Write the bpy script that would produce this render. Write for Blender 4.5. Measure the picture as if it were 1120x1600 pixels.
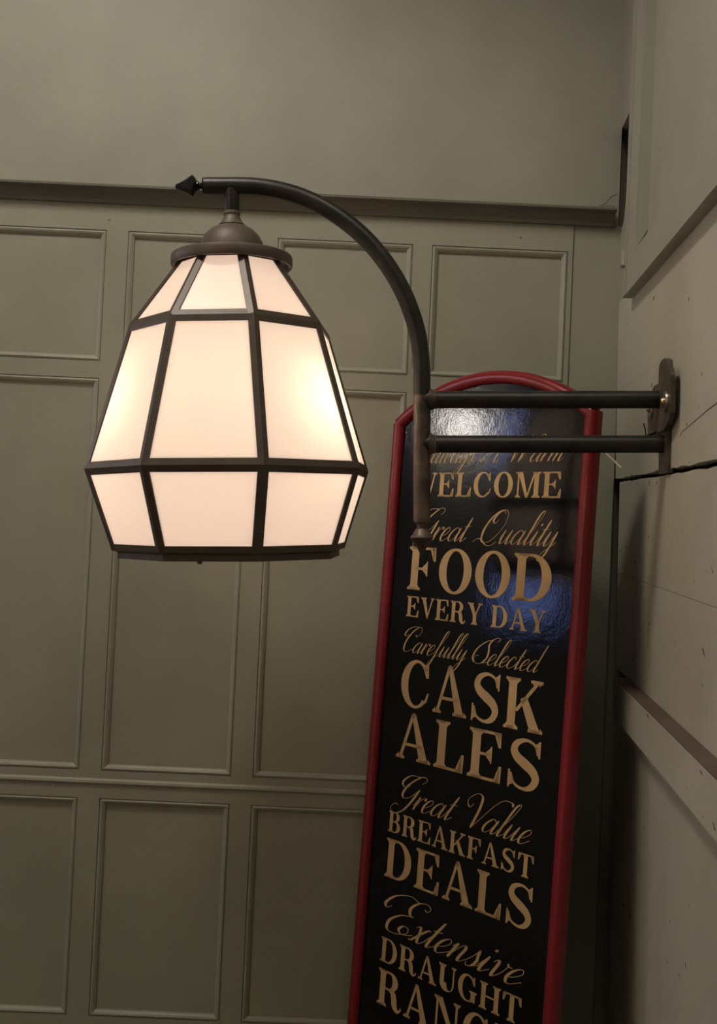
import bpy, math, random
from mathutils import Vector, Matrix
random.seed(7)
for o in list(bpy.data.objects): bpy.data.objects.remove(o)
scn = bpy.context.scene
col = scn.collection

# ------------------------------------------------------------------ camera
F, CX, CY = 1700.0, 560.0, 800.0        # focal length in pixels of the 1120 x 1600 frame
EYE = 1.60                              # height of the lens above the floor
DW = 2.18                               # distance from the lens to the panelled wall
yaw, pitch, roll = (math.radians(a) for a in (-0.2526, 1.5186, 2.5937))
fw = Vector((-math.sin(yaw)*math.cos(pitch), math.cos(yaw)*math.cos(pitch), math.sin(pitch)))
rt0 = Vector((math.cos(yaw), math.sin(yaw), 0)); up0 = rt0.cross(fw)
rt = rt0*math.cos(roll) + up0*math.sin(roll); cup = up0*math.cos(roll) - rt0*math.sin(roll)
CAM = Vector((0, 0, EYE))
cd = bpy.data.cameras.new('camera'); cam = bpy.data.objects.new('camera', cd); col.objects.link(cam)
cd.sensor_fit = 'VERTICAL'; cd.sensor_height = 32.0; cd.lens = F/1600*32.0
cd.clip_start = 0.02
m = Matrix.Identity(4)
for i in range(3):
    m[i][0] = rt[i]; m[i][1] = cup[i]; m[i][2] = -fw[i]; m[i][3] = CAM[i]
cam.matrix_world = m
scn.camera = cam

# ------------------------------------------------------------------ world, light, exposure
w = bpy.data.worlds.new('world'); scn.world = w; w.use_nodes = True
bgn = w.node_tree.nodes['Background']
bgn.inputs[0].default_value = (0.30, 0.42, 1.0, 1); bgn.inputs[1].default_value = 9.0   # blue dusk outside the window
scn.view_settings.view_transform = 'Standard'; scn.view_settings.look = 'None'
scn.view_settings.gamma = 1; scn.view_settings.use_curve_mapping = False
scn.view_settings.exposure = 0.0

CEIL = 3.55
def ceiling_spot(loc, power, colr=(1.0, 0.92, 0.79), radius=0.06, size=150):
    l = bpy.data.lights.new('downlight_beam', 'SPOT'); l.energy = power; l.color = colr
    l.spot_size = math.radians(size); l.spot_blend = 0.6; l.shadow_soft_size = radius
    o = bpy.data.objects.new('downlight_beam', l); col.objects.link(o); o.location = loc
    return o
SPOT_A = ceiling_spot(Vector((0.16, 0.80, CEIL-0.03)), 30, radius=0.25)
SPOT_B = ceiling_spot(Vector((-0.72, 1.18, CEIL-0.03)), 98, radius=0.25)
FILL_SPOT = ceiling_spot(Vector((-1.75, -1.0, CEIL-0.03)), 420, radius=0.10, size=95)   # added fill: washes the cream side wall; only its bounce reaches the corner
FILL_SPOT.rotation_euler = (0, math.radians(34), 0)

# ------------------------------------------------------------------ geometry helpers
def mesh_obj(name, verts, faces, mat=None, parent=None, smooth=False, world=None):
    me = bpy.data.meshes.new(name); me.from_pydata([tuple(v) for v in verts], [], faces); me.update()
    if mat: me.materials.append(mat)
    if smooth:
        for p in me.polygons: p.use_smooth = True
        try: me.set_sharp_from_angle(angle=math.radians(38))
        except Exception: pass
    o = bpy.data.objects.new(name, me); col.objects.link(o)
    if parent: o.parent = parent
    if world is not None: o.matrix_world = world
    return o
def tag(o, label, cat, group=None):
    o['label'] = label; o['category'] = cat
    if group: o['group'] = group
    return o
def empty(name, mat4=None):
    o = bpy.data.objects.new(name, None); col.objects.link(o); o.empty_display_size = 0.05
    if mat4 is not None: o.matrix_world = mat4
    return o
def frame(ex, ey, ez, origin):
    m = Matrix.Identity(4)
    for i in range(3):
        m[i][0] = ex[i]; m[i][1] = ey[i]; m[i][2] = ez[i]; m[i][3] = origin[i]
    return m
class MB:
    def __init__(s): s.v = []; s.f = []
    def add(s, vs, fs):
        b = len(s.v); s.v += [Vector(v) for v in vs]; s.f += [tuple(b+i for i in f) for f in fs]; return s
    def box(s, x0, x1, y0, y1, z0, z1):
        return s.add([(x0,y0,z0),(x1,y0,z0),(x1,y1,z0),(x0,y1,z0),(x0,y0,z1),(x1,y0,z1),(x1,y1,z1),(x0,y1,z1)],
                     [(0,3,2,1),(4,5,6,7),(0,1,5,4),(1,2,6,5),(2,3,7,6),(3,0,4,7)])
    def chamfer(s, x0, x1, y0, y1, z0, z1, c):
        # box with its front (low y) edges eased by c
        return s.add([(x0,y1,z0),(x1,y1,z0),(x1,y1,z1),(x0,y1,z1),
                      (x0,y0+c,z0),(x1,y0+c,z0),(x1,y0+c,z1),(x0,y0+c,z1),
                      (x0+c,y0,z0+c),(x1-c,y0,z0+c),(x1-c,y0,z1-c),(x0+c,y0,z1-c)],
                     [(3,2,1,0),(0,1,5,4),(1,2,6,5),(2,3,7,6),(3,0,4,7),(4,5,9,8),(5,6,10,9),(6,7,11,10),(7,4,8,11),(8,9,10,11)])
    def lathe(s, prof, n=32, center=(0,0,0), axis='z', cap=True):
        b = len(s.v); c = Vector(center); k = len(prof)
        for (r, h) in prof:
            for i in range(n):
                a = 2*math.pi*i/n; p = Vector((r*math.cos(a), r*math.sin(a), h))
                if axis == 'x': p = Vector((h, p.x, p.y))
                if axis == 'y': p = Vector((p.x, h, p.y))
                s.v.append(c+p)
        for j in range(k-1):
            for i in range(n):
                i2 = (i+1) % n
                s.f.append((b+j*n+i, b+j*n+i2, b+(j+1)*n+i2, b+(j+1)*n+i))
        if cap:
            s.f.append(tuple(b+i for i in range(n))[::-1]); s.f.append(tuple(b+(k-1)*n+i for i in range(n)))
        return s
    def tube(s, pts, r, n=16, rad=None, cap=True):
        pts = [Vector(p) for p in pts]; b = len(s.v); ref = Vector((0, 1, 0)); last = None
        for j, p in enumerate(pts):
            t = (pts[min(j+1, len(pts)-1)] - pts[max(j-1, 0)]).normalized()
            if last is None:
                a = ref if abs(t.dot(ref)) < 0.9 else Vector((1, 0, 0))
            else: a = last
            e1 = (a - t*a.dot(t)).normalized(); last = e1; e2 = t.cross(e1)
            rr = rad[j] if rad else r
            for i in range(n):
                an = 2*math.pi*i/n
                s.v.append(p + e1*rr*math.cos(an) + e2*rr*math.sin(an))
        for j in range(len(pts)-1):
            for i in range(n):
                i2 = (i+1) % n
                s.f.append((b+j*n+i, b+j*n+i2, b+(j+1)*n+i2, b+(j+1)*n+i))
        if cap:
            s.f.append(tuple(b+i for i in range(n))[::-1]); s.f.append(tuple(b+(len(pts)-1)*n+i for i in range(n)))
        return s
    def prism(s, poly, y0, y1):
        # poly = (x, z) outline extruded between two y values
        n = len(poly)
        vs = [(x, y0, z) for x, z in poly] + [(x, y1, z) for x, z in poly]
        fs = [tuple(range(n)), tuple(range(2*n-1, n-1, -1))] + [(i, i+n, (i+1) % n+n, (i+1) % n) for i in range(n)]
        return s.add(vs, fs)
    def build(s, name, mat, parent=None, smooth=False, world=None):
        import bmesh
        o = mesh_obj(name, s.v, s.f, mat, parent, False, world)
        bm = bmesh.new(); bm.from_mesh(o.data); bmesh.ops.recalc_face_normals(bm, faces=bm.faces); bm.to_mesh(o.data); bm.free()
        if smooth:
            for p in o.data.polygons: p.use_smooth = True
            try: o.data.set_sharp_from_angle(angle=math.radians(40))
            except Exception: pass
        return o
def catmull(pts, n=10):
    P = [Vector(p) for p in pts]; P = [P[0]*2-P[1]] + P + [P[-1]*2-P[-2]]; out = []
    for i in range(1, len(P)-2):
        a, b, c, d = P[i-1], P[i], P[i+1], P[i+2]
        for k in range(n):
            t = k/n
            out.append(0.5*((2*b)+(c-a)*t+(2*a-5*b+4*c-d)*t*t+(3*b-a-3*c+d)*t**3))
    out.append(P[-2]); return out

# ------------------------------------------------------------------ pixel to place (directions only; distance comes from a plane)
def ray(px, py): return rt*((px-CX)/F) - cup*((py-CY)/F) + fw
def on_plane(px, py, p0, n):
    q = ray(px, py); return CAM + q*((p0-CAM).dot(n)/q.dot(n))

# ------------------------------------------------------------------ materials
def mat_new(name):
    m = bpy.data.materials.new(name); m.use_nodes = True
    nt = m.node_tree; return m, nt, nt.nodes['Principled BSDF']
def N(nt, t, **kw):
    n = nt.nodes.new(t)
    for k, v in kw.items(): setattr(n, k, v)
    return n
def noise(nt, scale, detail=4, rough=0.55, stretch=None):
    tc = N(nt, 'ShaderNodeTexCoord'); n = N(nt, 'ShaderNodeTexNoise')
    n.inputs['Scale'].default_value = scale; n.inputs['Detail'].default_value = detail; n.inputs['Roughness'].default_value = rough
    if stretch:
        mp = N(nt, 'ShaderNodeMapping'); mp.inputs['Scale'].default_value = stretch
        nt.links.new(tc.outputs['Object'], mp.inputs[0]); nt.links.new(mp.outputs[0], n.inputs['Vector'])
    else: nt.links.new(tc.outputs['Object'], n.inputs['Vector'])
    return n
def ramp(nt, src, stops):
    r = N(nt, 'ShaderNodeValToRGB'); e = r.color_ramp.elements
    while len(e) < len(stops): e.new(0.5)
    for el, (p, c) in zip(e, stops): el.position = p; el.color = (*c, 1) if len(c) == 3 else c
    nt.links.new(src, r.inputs[0]); return r
def bump(nt, bsdf, src, strength, dist=0.002, prev=None):
    b = N(nt, 'ShaderNodeBump'); b.inputs['Strength'].default_value = strength; b.inputs['Distance'].default_value = dist
    nt.links.new(src, b.inputs['Height'])
    if prev: nt.links.new(prev.outputs[0], b.inputs['Normal'])
    nt.links.new(b.outputs[0], bsdf.inputs['Normal']); return b
def paint(name, c, rough=0.5, var=0.08, specks=False, stretch=(1, 1, 0.25)):
    m, nt, b = mat_new(name)
    n1 = noise(nt, 5, 4); n2 = noise(nt, 60, 5, 0.6, stretch)
    lo = tuple(x*(1-var) for x in c); hi = tuple(x*(1+var) for x in c)
    r = ramp(nt, n1.outputs[0], [(0.3, lo), (0.7, hi)])
    src = r.outputs[0]
    if specks:
        v = N(nt, 'ShaderNodeTexNoise'); v.inputs['Scale'].default_value = 42; v.inputs['Detail'].default_value = 3
        tc = N(nt, 'ShaderNodeTexCoord'); mp = N(nt, 'ShaderNodeMapping'); mp.inputs['Scale'].default_value = (0.55, 1, 1)
        nt.links.new(tc.outputs['Object'], mp.inputs[0]); nt.links.new(mp.outputs[0], v.inputs['Vector'])
        r2 = ramp(nt, v.outputs[0], [(0.685, (0, 0, 0)), (0.70, (1, 1, 1))])
        mx = N(nt, 'ShaderNodeMix', data_type='RGBA'); mx.inputs['B'].default_value = (0.09, 0.055, 0.04, 1)
        nt.links.new(r2.outputs[0], mx.inputs['Factor']); nt.links.new(src, mx.inputs['A']); src = mx.outputs['Result']
    nt.links.new(src, b.inputs['Base Color'])
    b.inputs['Roughness'].default_value = rough
    b1 = bump(nt, b, n2.outputs[0], 0.25, 0.0012)
    bump(nt, b, n1.outputs[0], 0.2, 0.01, b1)
    return m
def metal(name, c1, c2, rough=0.5, metallic=0.3, scale=30, bs=0.3):
    m, nt, b = mat_new(name)
    n1 = noise(nt, scale, 5, 0.65)
    r = ramp(nt, n1.outputs[0], [(0.35, c1), (0.7, c2)])
    nt.links.new(r.outputs[0], b.inputs['Base Color']); b.inputs['Roughness'].default_value = rough
    b.inputs['Metallic'].default_value = metallic
    n2 = noise(nt, scale*5, 3); bump(nt, b, n2.outputs[0], bs, 0.0008)
    return m
def plain(name, c, rough=0.5, **kw):
    m, nt, b = mat_new(name); n1 = noise(nt, 25, 3)
    r = ramp(nt, n1.outputs[0], [(0.3, tuple(x*0.93 for x in c)), (0.7, tuple(min(1, x*1.07) for x in c))])
    nt.links.new(r.outputs[0], b.inputs['Base Color']); b.inputs['Roughness'].default_value = rough
    for k, v in kw.items(): b.inputs[k].default_value = v
    return m
SAGE = paint('sage_paint', (0.285, 0.280, 0.220), 0.45)
RAILP = paint('rail_shade_paint', (0.125, 0.118, 0.092), 0.5)  # dark tone stands in for the shade under the rail's lip; cracks share it
SAGE_UP = paint('sage_plaster', (0.305, 0.297, 0.247), 0.55, stretch=(1, 1, 1))
BOARD = paint('board_paint', (0.45, 0.424, 0.352), 0.5, 0.07, specks=True, stretch=(1, 1, 1))
CASING = paint('casing_paint', (0.305, 0.292, 0.242), 0.5)
BEVELP = paint('green_bevel_shade', (0.205, 0.203, 0.158), 0.5)  # greener than the casing; shade on the lens-facing slope painted into it
BROWN = paint('bare_wood', (0.10, 0.07, 0.05), 0.7, 0.25)
IRON = metal('black_iron', (0.010, 0.0085, 0.0075), (0.030, 0.024, 0.020), 0.40, 0.2)
RUST = metal('worn_iron', (0.035, 0.026, 0.021), (0.15, 0.105, 0.078), 0.42, 0.2, 22, 0.5)
GLOSSY = metal('gloss_black_iron', (0.012, 0.011, 0.011), (0.02, 0.018, 0.017), 0.16, 0.1, 20, 0.1)
BRONZE = metal('brown_bronze', (0.095, 0.070, 0.056), (0.130, 0.095, 0.076), 0.5, 0.1, 18, 0.15)
CAME = metal('came_bronze', (0.070, 0.050, 0.038), (0.100, 0.072, 0.053), 0.42, 0.15, 25, 0.12)
STEEL = metal('washer_steel', (0.3, 0.28, 0.25), (0.45, 0.42, 0.36), 0.35, 0.9)
BRASS = metal('screw_brass', (0.6, 0.45, 0.2), (0.75, 0.6, 0.3), 0.3, 0.9)
RED = plain('red_plastic', (0.19, 0.006, 0.012), 0.33)
GOLD = plain('gold_vinyl', (0.54, 0.345, 0.155), 0.55)
CREAM = plain('cream_cord', (0.6, 0.5, 0.36), 0.7)
CARPET = paint('dark_floor', (0.13, 0.10, 0.075), 0.7)
CEILM = paint('ceiling_paint', (0.35, 0.33, 0.28), 0.8)
FARWALL = paint('far_wall_paint', (0.16, 0.15, 0.11), 0.7)
CREAMWALL = paint('cream_wall_paint', (0.60, 0.56, 0.47), 0.7)

BLACK, nt, b = mat_new('black_enamel')
n1 = noise(nt, 250, 3, 0.6); n2 = noise(nt, 40, 3)
b.inputs['Base Color'].default_value = (0.004, 0.004, 0.005, 1); b.inputs['Roughness'].default_value = 0.085; b.inputs['Specular IOR Level'].default_value = 0.26
b1 = bump(nt, b, n1.outputs[0], 0.17, 0.0006); bump(nt, b, n2.outputs[0], 0.12, 0.002, b1)

# opal glass: lit through by the bulbs inside, plus the glow that scatters in the glass
OPAL, nt, b = mat_new('opal_glass')
out = nt.nodes['Material Output']
tr = N(nt, 'ShaderNodeBsdfTranslucent'); tr.inputs[0].default_value = (0.66, 0.61, 0.53, 1)
b.inputs['Base Color'].default_value = (0.40, 0.35, 0.28, 1); b.inputs['Roughness'].default_value = 0.35
b.inputs['Emission Color'].default_value = (1.0, 0.73, 0.64, 1); b.inputs['Emission Strength'].default_value = 0.74
mx = N(nt, 'ShaderNodeAddShader')
mix = N(nt, 'ShaderNodeMixShader'); mix.inputs[0].default_value = 0.5
nt.links.new(b.outputs[0], mix.inputs[1]); nt.links.new(tr.outputs[0], mix.inputs[2])
nt.links.new(mix.outputs[0], out.inputs[0])
b.inputs['Emission Strength'].default_value = 0.74
BULB, nt, b = mat_new('lit_bulb')
b.inputs['Base Color'].default_value = (0.8, 0.75, 0.6, 1)
b.inputs['Emission Color'].default_value = (1.0, 0.92, 0.78, 1); b.inputs['Emission Strength'].default_value = 56.0
LAMPDISC, nt, b = mat_new('downlight_glow')
b.inputs['Emission Color'].default_value = (1.0, 0.88, 0.7, 1); b.inputs['Emission Strength'].default_value = 6.0
GLASS, nt, b = mat_new('window_glass')
b.inputs['Transmission Weight'].default_value = 1.0; b.inputs['Roughness'].default_value = 0.0; b.inputs['IOR'].default_value = 1.0

# ================================================================== THE ROOM
XL, YF = -2.60, -2.20                    # left wall, wall behind the lens
def structure(o): o['kind'] = 'structure'; return o
structure(MB().box(XL-0.1, 1.2, YF-0.1, DW+0.3, -0.1, 0.0).build('floor', CARPET))
structure(MB().box(XL-0.1, 1.2, YF-0.1, DW+0.3, CEIL, CEIL+0.1).build('ceiling', CEILM))
structure(MB().box(XL-0.1, 1.2, YF-0.1, YF, 0, CEIL).build('wall_front', FARWALL))
# left wall with two small window openings (blue dusk behind them)
wins = [(1.53, 1.93, 2.06, 2.40), (1.56, 1.86, 1.42, 1.68)]
lw = MB()
lw.box(XL-0.1, XL, YF, 1.53, 0, CEIL).box(XL-0.1, XL, 1.93, DW+0.3, 0, CEIL)
lw.box(XL-0.1, XL, 1.53, 1.93, 2.40, CEIL).box(XL-0.1, XL, 1.53, 1.93, 1.68, 2.06).box(XL-0.1, XL, 1.53, 1.93, 0, 1.42)
lw.box(XL-0.1, XL, 1.53, 1.56, 1.42, 1.68).box(XL-0.1, XL, 1.86, 1.93, 1.42, 1.68)
structure(lw.build('wall_left', CREAMWALL))
for wi, (wy0, wy1, wz0, wz1) in enumerate(wins):
    win = structure(MB().box(XL-0.08, XL+0.02, wy0, wy0+0.03, wz0, wz1).box(XL-0.08, XL+0.02, wy1-0.03, wy1, wz0, wz1)
          .box(XL-0.08, XL+0.02, wy0, wy1, wz0, wz0+0.03).box(XL-0.08, XL+0.02, wy0, wy1, wz1-0.03, wz1).build('window_%d' % (wi+1), CASING))
    MB().box(XL-0.035, XL-0.031, wy0+0.03, wy1-0.03, wz0+0.03, wz1-0.03).build('pane', GLASS, win)

# ---- panelled back wall; heights are above the eye line in the tables, so add EYE
wall_back = structure(MB().box(XL, 1.0, DW+0.03, DW+0.15, 0, CEIL).build('wall_back', SAGE))
E_ = EYE
cols = [(-0.479, -0.2195), (-0.1775, 0.096), (0.134, 0.409)]
x = -0.522
while x > XL+0.3:
    cols.insert(0, (x-0.268, x)); x -= 0.309
rows = [(0.603, 0.337), (0.303, -0.480), (-0.534, -0.963), (-1.020, -1.44)]
FACE = DW; REC = DW+0.008
TOPZ = 0.660
XR = 0.418                              # right edge of the last stile, then the corner board
# rails and stiles
def bar(name, x0, x1, z0, z1, y0=FACE, c=0):
    return (MB().chamfer(x0, x1, y0, DW+0.03, E_+z0, E_+z1, c) if c else MB().box(x0, x1, y0, DW+0.03, E_+z0, E_+z1)).build(name, SAGE, wall_back)
rail_z = [(rows[0][0], TOPZ)] + [(rows[i+1][0], rows[i][1]) for i in range(3)] + [(-1.6, rows[3][1])]
for z0, z1 in rail_z: bar('rail', XL, XR, z0, z1)
edges = [XL] + [e for c in cols for e in c] + [XR]
for i in range(0, len(edges), 2):
    x0, x1 = edges[i], edges[i+1]
    for (zt, zb) in rows: bar('stile', x0, x1, zb, zt)
bar('corner_board', XR+0.001, 0.521, -1.6, TOPZ, FACE+0.003, 0.002)
# panels with four lengths of moulding each
prof = [(0.0, 0.0), (0.0003, 0.0028), (0.0016, 0.0028), (0.0022, 0.0006), (0.0050, -0.0008), (0.0085, 0.0010), (0.0112, 0.0036), (0.0122, 0.0042), (0.0128, 0.0085)]
def moulding(x0, x1, z0, z1, side, parent):
    corner = {'top': ((x0, z1), (x1, z1), (1, -1), (-1, -1)), 'bottom': ((x1, z0), (x0, z0), (-1, 1), (1, 1)),
              'left': ((x0, z0), (x0, z1), (1, 1), (1, -1)), 'right': ((x1, z1), (x1, z0), (-1, -1), (-1, 1))}[side]
    (ax, az), (bx, bz), da, db = corner
    vs = []
    for d, y in prof: vs.append((ax+da[0]*d, FACE+y, E_+az+da[1]*d))
    for d, y in prof: vs.append((bx+db[0]*d, FACE+y, E_+bz+db[1]*d))
    n = len(prof); vs += [(ax, DW+0.02, E_+az), (ax+da[0]*prof[-1][0], DW+0.02, E_+az+da[1]*prof[-1][0]), (bx, DW+0.02, E_+bz), (bx+db[0]*prof[-1][0], DW+0.02, E_+bz+db[1]*prof[-1][0])]
    fs = [(i, i+1, n+i+1, n+i) for i in range(n-1)]
    A, A2, B, B2 = 2*n, 2*n+1, 2*n+2, 2*n+3
    fs += [(n-1, A2, B2, 2*n-1), (A2, A, B, B2), (A, 0, n, B), tuple(list(range(n))+[A2, A]), tuple([B, B2]+list(range(2*n-1, n-1, -1)))]
    mb = MB().add(vs, fs); return mb.build('moulding', SAGE, parent)
for (x0, x1) in cols:
    for (zt, zb) in rows:
        p = MB().box(x0-0.004, x1+0.004, REC, DW+0.028, E_+zb-0.004, E_+zt+0.004).build('panel', SAGE, wall_back)
        for s in ('top', 'bottom', 'left', 'right'): moulding(x0, x1, zb, zt, s, p)
# bead along the middle rail
MB().add([(XL, FACE, E_-0.495), (XL, FACE-0.004, E_-0.4985), (XL, FACE-0.005, E_-0.503), (XL, FACE, E_-0.508),
          (XR, FACE, E_-0.495), (XR, FACE-0.004, E_-0.4985), (XR, FACE-0.005, E_-0.503), (XR, FACE, E_-0.508)],
         [(0, 1, 5, 4), (1, 2, 6, 5), (2, 3, 7, 6), (3, 0, 4, 7), (0, 3, 2, 1), (4, 5, 6, 7)]).build('bead', SAGE, wall_back)
for nx, nz in ((-0.571, -0.513), (-0.135, -0.522), (0.31, 0.628), (-0.52, 0.625)):
    MB().lathe([(0.0001, -0.0022), (0.0022, -0.0018), (0.0032, 0.0)], 10, (nx, FACE, E_+nz), 'y', cap=False).build('nail_head', SAGE_UP, wall_back, True)
# plaster above, picture rail, skirting
MB().box(XL, 0.508, FACE+0.002, DW+0.03, E_+TOPZ, CEIL).build('plaster_face', SAGE_UP, wall_back)
pr = [(0, 0.6880), (0.032, 0.6865), (0.034, 0.684), (0.034, 0.681), (0.030, 0.6795), (0.020, 0.677), (0.013, 0.671), (0.009, 0.663), (0.008, 0.656), (0, 0.655)]
def extrude_rail(name, prof, x0, x1, mat, parent):
    n = len(prof)
    vs = [(x0, FACE-p, E_+z) for p, z in prof]+[(x1, FACE-p, E_+z) for p, z in prof]
    fs = [(i, (i+1) % n, n+(i+1) % n, n+i) for i in range(n)]+[tuple(range(n)), tuple(range(2*n-1, n-1, -1))]
    return MB().add(vs, fs).build(name, mat, parent)
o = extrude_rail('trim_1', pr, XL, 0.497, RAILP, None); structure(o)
o = extrude_rail('baseboard_back', [(0, -1.46), (0.012, -1.465), (0.018, -1.48), (0.018, -1.6), (0, -1.6)], XL, 0.52, SAGE, None); structure(o)

def wall_crack(pts, wid):
    mb = MB(); P = [on_plane(px, py, Vector((0, FACE+0.002, EYE)), Vector((0, 1, 0))) for px, py in pts]
    for p, q in zip(P[:-1], P[1:]):
        y = FACE+0.0016; t = (q-p).normalized(); n_ = Vector((-t.z, 0, t.x))*wid/2
        mb.add([(v.x, y, v.z) for v in (p-n_, q-n_, q+n_, p+n_)]+[(v.x, y+0.0006, v.z) for v in (p-n_, q-n_, q+n_, p+n_)],
               [(0, 1, 2, 3), (7, 6, 5, 4), (0, 4, 5, 1), (1, 5, 6, 2), (2, 6, 7, 3), (3, 7, 4, 0)])
    return mb.build('plaster_crack', RAILP, wall_back)
wall_crack([(928, 331), (938, 321), (947, 317), (954, 308), (963, 303)], 0.0016)
wall_crack([(941, 331), (942, 322), (952, 321), (961, 323)], 0.0012)

# ---- right wall: slightly out of square, boards, ledge and framed panel
VPd = ray(695.5, 799.0).normalized()
KX, X0 = -0.0203, 0.5259
ue = Vector((KX, 0, 1)).normalized(); wn = ue.cross(VPd).normalized()
if wn.x > 0: wn = -wn
wu = wn.cross(VPd).normalized()
if wu.z < 0: wu = -wu
WO = Vector((X0, DW, EYE))
# local axes of the right wall: x = towards the lens, y = out of the room, z = up
RW = frame(-VPd, -wn, wu, WO)
wall_right = structure(MB().box(-0.35, 5.0, 0.13, 0.22, -1.7, 2.3).build('wall_right', FARWALL, None, world=RW))
def rw(mb, name, mat, smooth=False):
    o = mb.build(name, mat, None, smooth); o.parent = wall_right; return o
def ragged_plank(b0, b1, a0=-0.08, a1=4.6, low=0.0004, high=0.0004, y1=0.02, ragtop=0, ragbot=0):
    mb = MB(); n = 130; top = []; bot = []
    for i in range(n+1):
        t = (i/n)**1.6; a = a0+(a1-a0)*t
        top.append((a, b1-high-random.uniform(0, ragtop))); bot.append((a, b0+low+random.uniform(0, ragbot)))
    vs = [(a, 0, b) for a, b in bot]+[(a, 0, b) for a, b in top]+[(a, y1, b) for a, b in bot]+[(a, y1, b) for a, b in top]
    m_ = n+1; fs = []
    for i in range(n):
        fs += [(i, i+1, m_+i+1, m_+i), (2*m_+i+1, 2*m_+i, 3*m_+i, 3*m_+i+1), (m_+i, m_+i+1, 3*m_+i+1, 3*m_+i), (i+1, i, 2*m_+i, 2*m_+i+1)]
    fs += [(0, m_, 3*m_, 2*m_), (n, 2*m_+n, 3*m_+n, m_+n)]
    return mb.add(vs, fs)
rw(ragged_plank(0.3228, 0.503, low=0.0001), 'plank', BOARD)
rw(ragged_plank(0.1432, 0.3228, high=0.0001, low=0.0028, ragbot=0.0030), 'plank', BOARD)
rw(ragged_plank(-0.038, 0.1432, a0=0.045, high=0.0028, ragtop=0.0030), 'plank', BOARD)
rw(ragged_plank(-0.2235, -0.038, a0=0.05), 'plank', BOARD)
rw(ragged_plank(-1.62, -0.286, a0=0.06), 'lower_board', BOARD)
rw(ragged_plank(0.86, 2.1, a1=0.40), 'corner_strip', CASING)
# the gap beside the frame tapers downwards and is open to the cavity behind the boards
gp = [(-0.06, 0.503), (0.30, 0.503), (0.30, 0.862), (0.14, 0.862), (0.02, 0.66), (-0.06, 0.62)]
rw(MB().prism(gp, 0.0, 0.02), 'corner_strip', CASING)
# ledge: brown bare top, painted face
rw(MB().box(0.20, 4.6, -0.027, 0.02, -0.291, -0.2232), 'ledge_rail', BOARD)
rw(MB().box(0.20, 4.6, -0.0265, -0.0002, -0.2231, -0.2212), 'ledge_cap', BROWN)
# framed panel
fb = 0.480
def lean(b): return 0.10*(b-0.474)
def quad_bar(pts, y0, y1): # pts: four (a,b) corners
    return MB().add([(a, y0, b) for a, b in pts]+[(a, y1, b) for a, b in pts], [(0, 1, 2, 3), (7, 6, 5, 4), (0, 4, 5, 1), (1, 5, 6, 2), (2, 6, 7, 3), (3, 7, 4, 0)])
TB = 2.05
rw(quad_bar([(0.152, fb), (0.186, fb), (0.186+lean(TB), TB), (0.152+lean(TB), TB)], -0.020, 0.0), 'frame_casing', CASING)
rw(quad_bar([(0.190, fb), (0.275, fb), (0.275+lean(TB), TB), (0.190+lean(TB), TB)], -0.0195, 0.0), 'frame_stile', CASING)
rw(quad_bar([(0.2755, fb), (4.4, fb), (4.4, 0.540), (0.2755, 0.540)], -0.0195, 0.0), 'frame_rail', CASING)
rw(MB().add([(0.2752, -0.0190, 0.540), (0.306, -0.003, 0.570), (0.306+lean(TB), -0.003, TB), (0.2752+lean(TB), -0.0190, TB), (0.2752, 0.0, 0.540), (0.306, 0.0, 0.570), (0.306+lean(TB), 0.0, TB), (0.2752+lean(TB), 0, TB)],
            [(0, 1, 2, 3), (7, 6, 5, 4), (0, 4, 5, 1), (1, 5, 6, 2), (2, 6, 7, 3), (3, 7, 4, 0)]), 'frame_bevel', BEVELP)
rw(MB().box(0.28, 4.4, -0.003, 0.0, 0.52, TB), 'frame_panel', CASING)
rw(MB().chamfer(0.156, 0.180, -0.026, -0.0195, 0.535, 0.565, 0.002), 'hinge', CASING)
# splits in the old boards
def crack(pts, wid, name='crack'):
    q = [Vector((a, 0, b)) for a, b in pts]; mb = MB()
    for i in range(len(q)-1):
        w0 = wid*(0.4+0.6*i/(len(q)-1)); w1 = wid*(0.4+0.6*(i+1)/(len(q)-1))
        mb.add([(q[i].x, -0.0003, q[i].z-w0/2), (q[i+1].x, -0.0003, q[i+1].z-w1/2), (q[i+1].x, -0.0003, q[i+1].z+w1/2), (q[i].x, -0.0003, q[i].z+w0/2),
                (q[i].x, 0.0003, q[i].z-w0/2), (q[i+1].x, 0.0003, q[i+1].z-w1/2), (q[i+1].x, 0.0003, q[i+1].z+w1/2), (q[i].x, 0.0003, q[i].z+w0/2)],
               [(0, 1, 2, 3), (7, 6, 5, 4), (0, 4, 5, 1), (1, 5, 6, 2), (2, 6, 7, 3), (3, 7, 4, 0)])
    return rw(mb, name, BROWN)
def wpx(px, py):
    P = on_plane(px, py, WO, wn)-WO; return (-P.dot(VPd), P.dot(wu))
crack([wpx(1062, 682), wpx(1065, 675), wpx(1075, 667), wpx(1090, 654), wpx(1105, 641), wpx(1120, 630), wpx(1150, 606)], 0.0022)

# ================================================================== THE WALL LAMP
la, lb = 0.4967, 0.2352                 # where the plate meets the boards, in wall coordinates
LO = WO - VPd*la + wu*lb
lz = (cup - VPd*cup.dot(VPd)).normalized(); lx = VPd.cross(lz).normalized()
LM = frame(lx, VPd, lz, LO)
lamp = empty('wall_lamp', LM)
tag(lamp, 'lit wall lamp with faceted opal glass shade hanging from a curved black iron bracket', 'lamp')
def part(mb, name, mat, smooth=True, parent=None):
    o = mb.build(name, mat, None, smooth); o.parent = parent or lamp; return o
def lpx(px, py):
    P = on_plane(px, py, LO, VPd)-LO; return Vector((P.dot(lx), 0, P.dot(lz)))
TR = 0.0137
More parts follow.
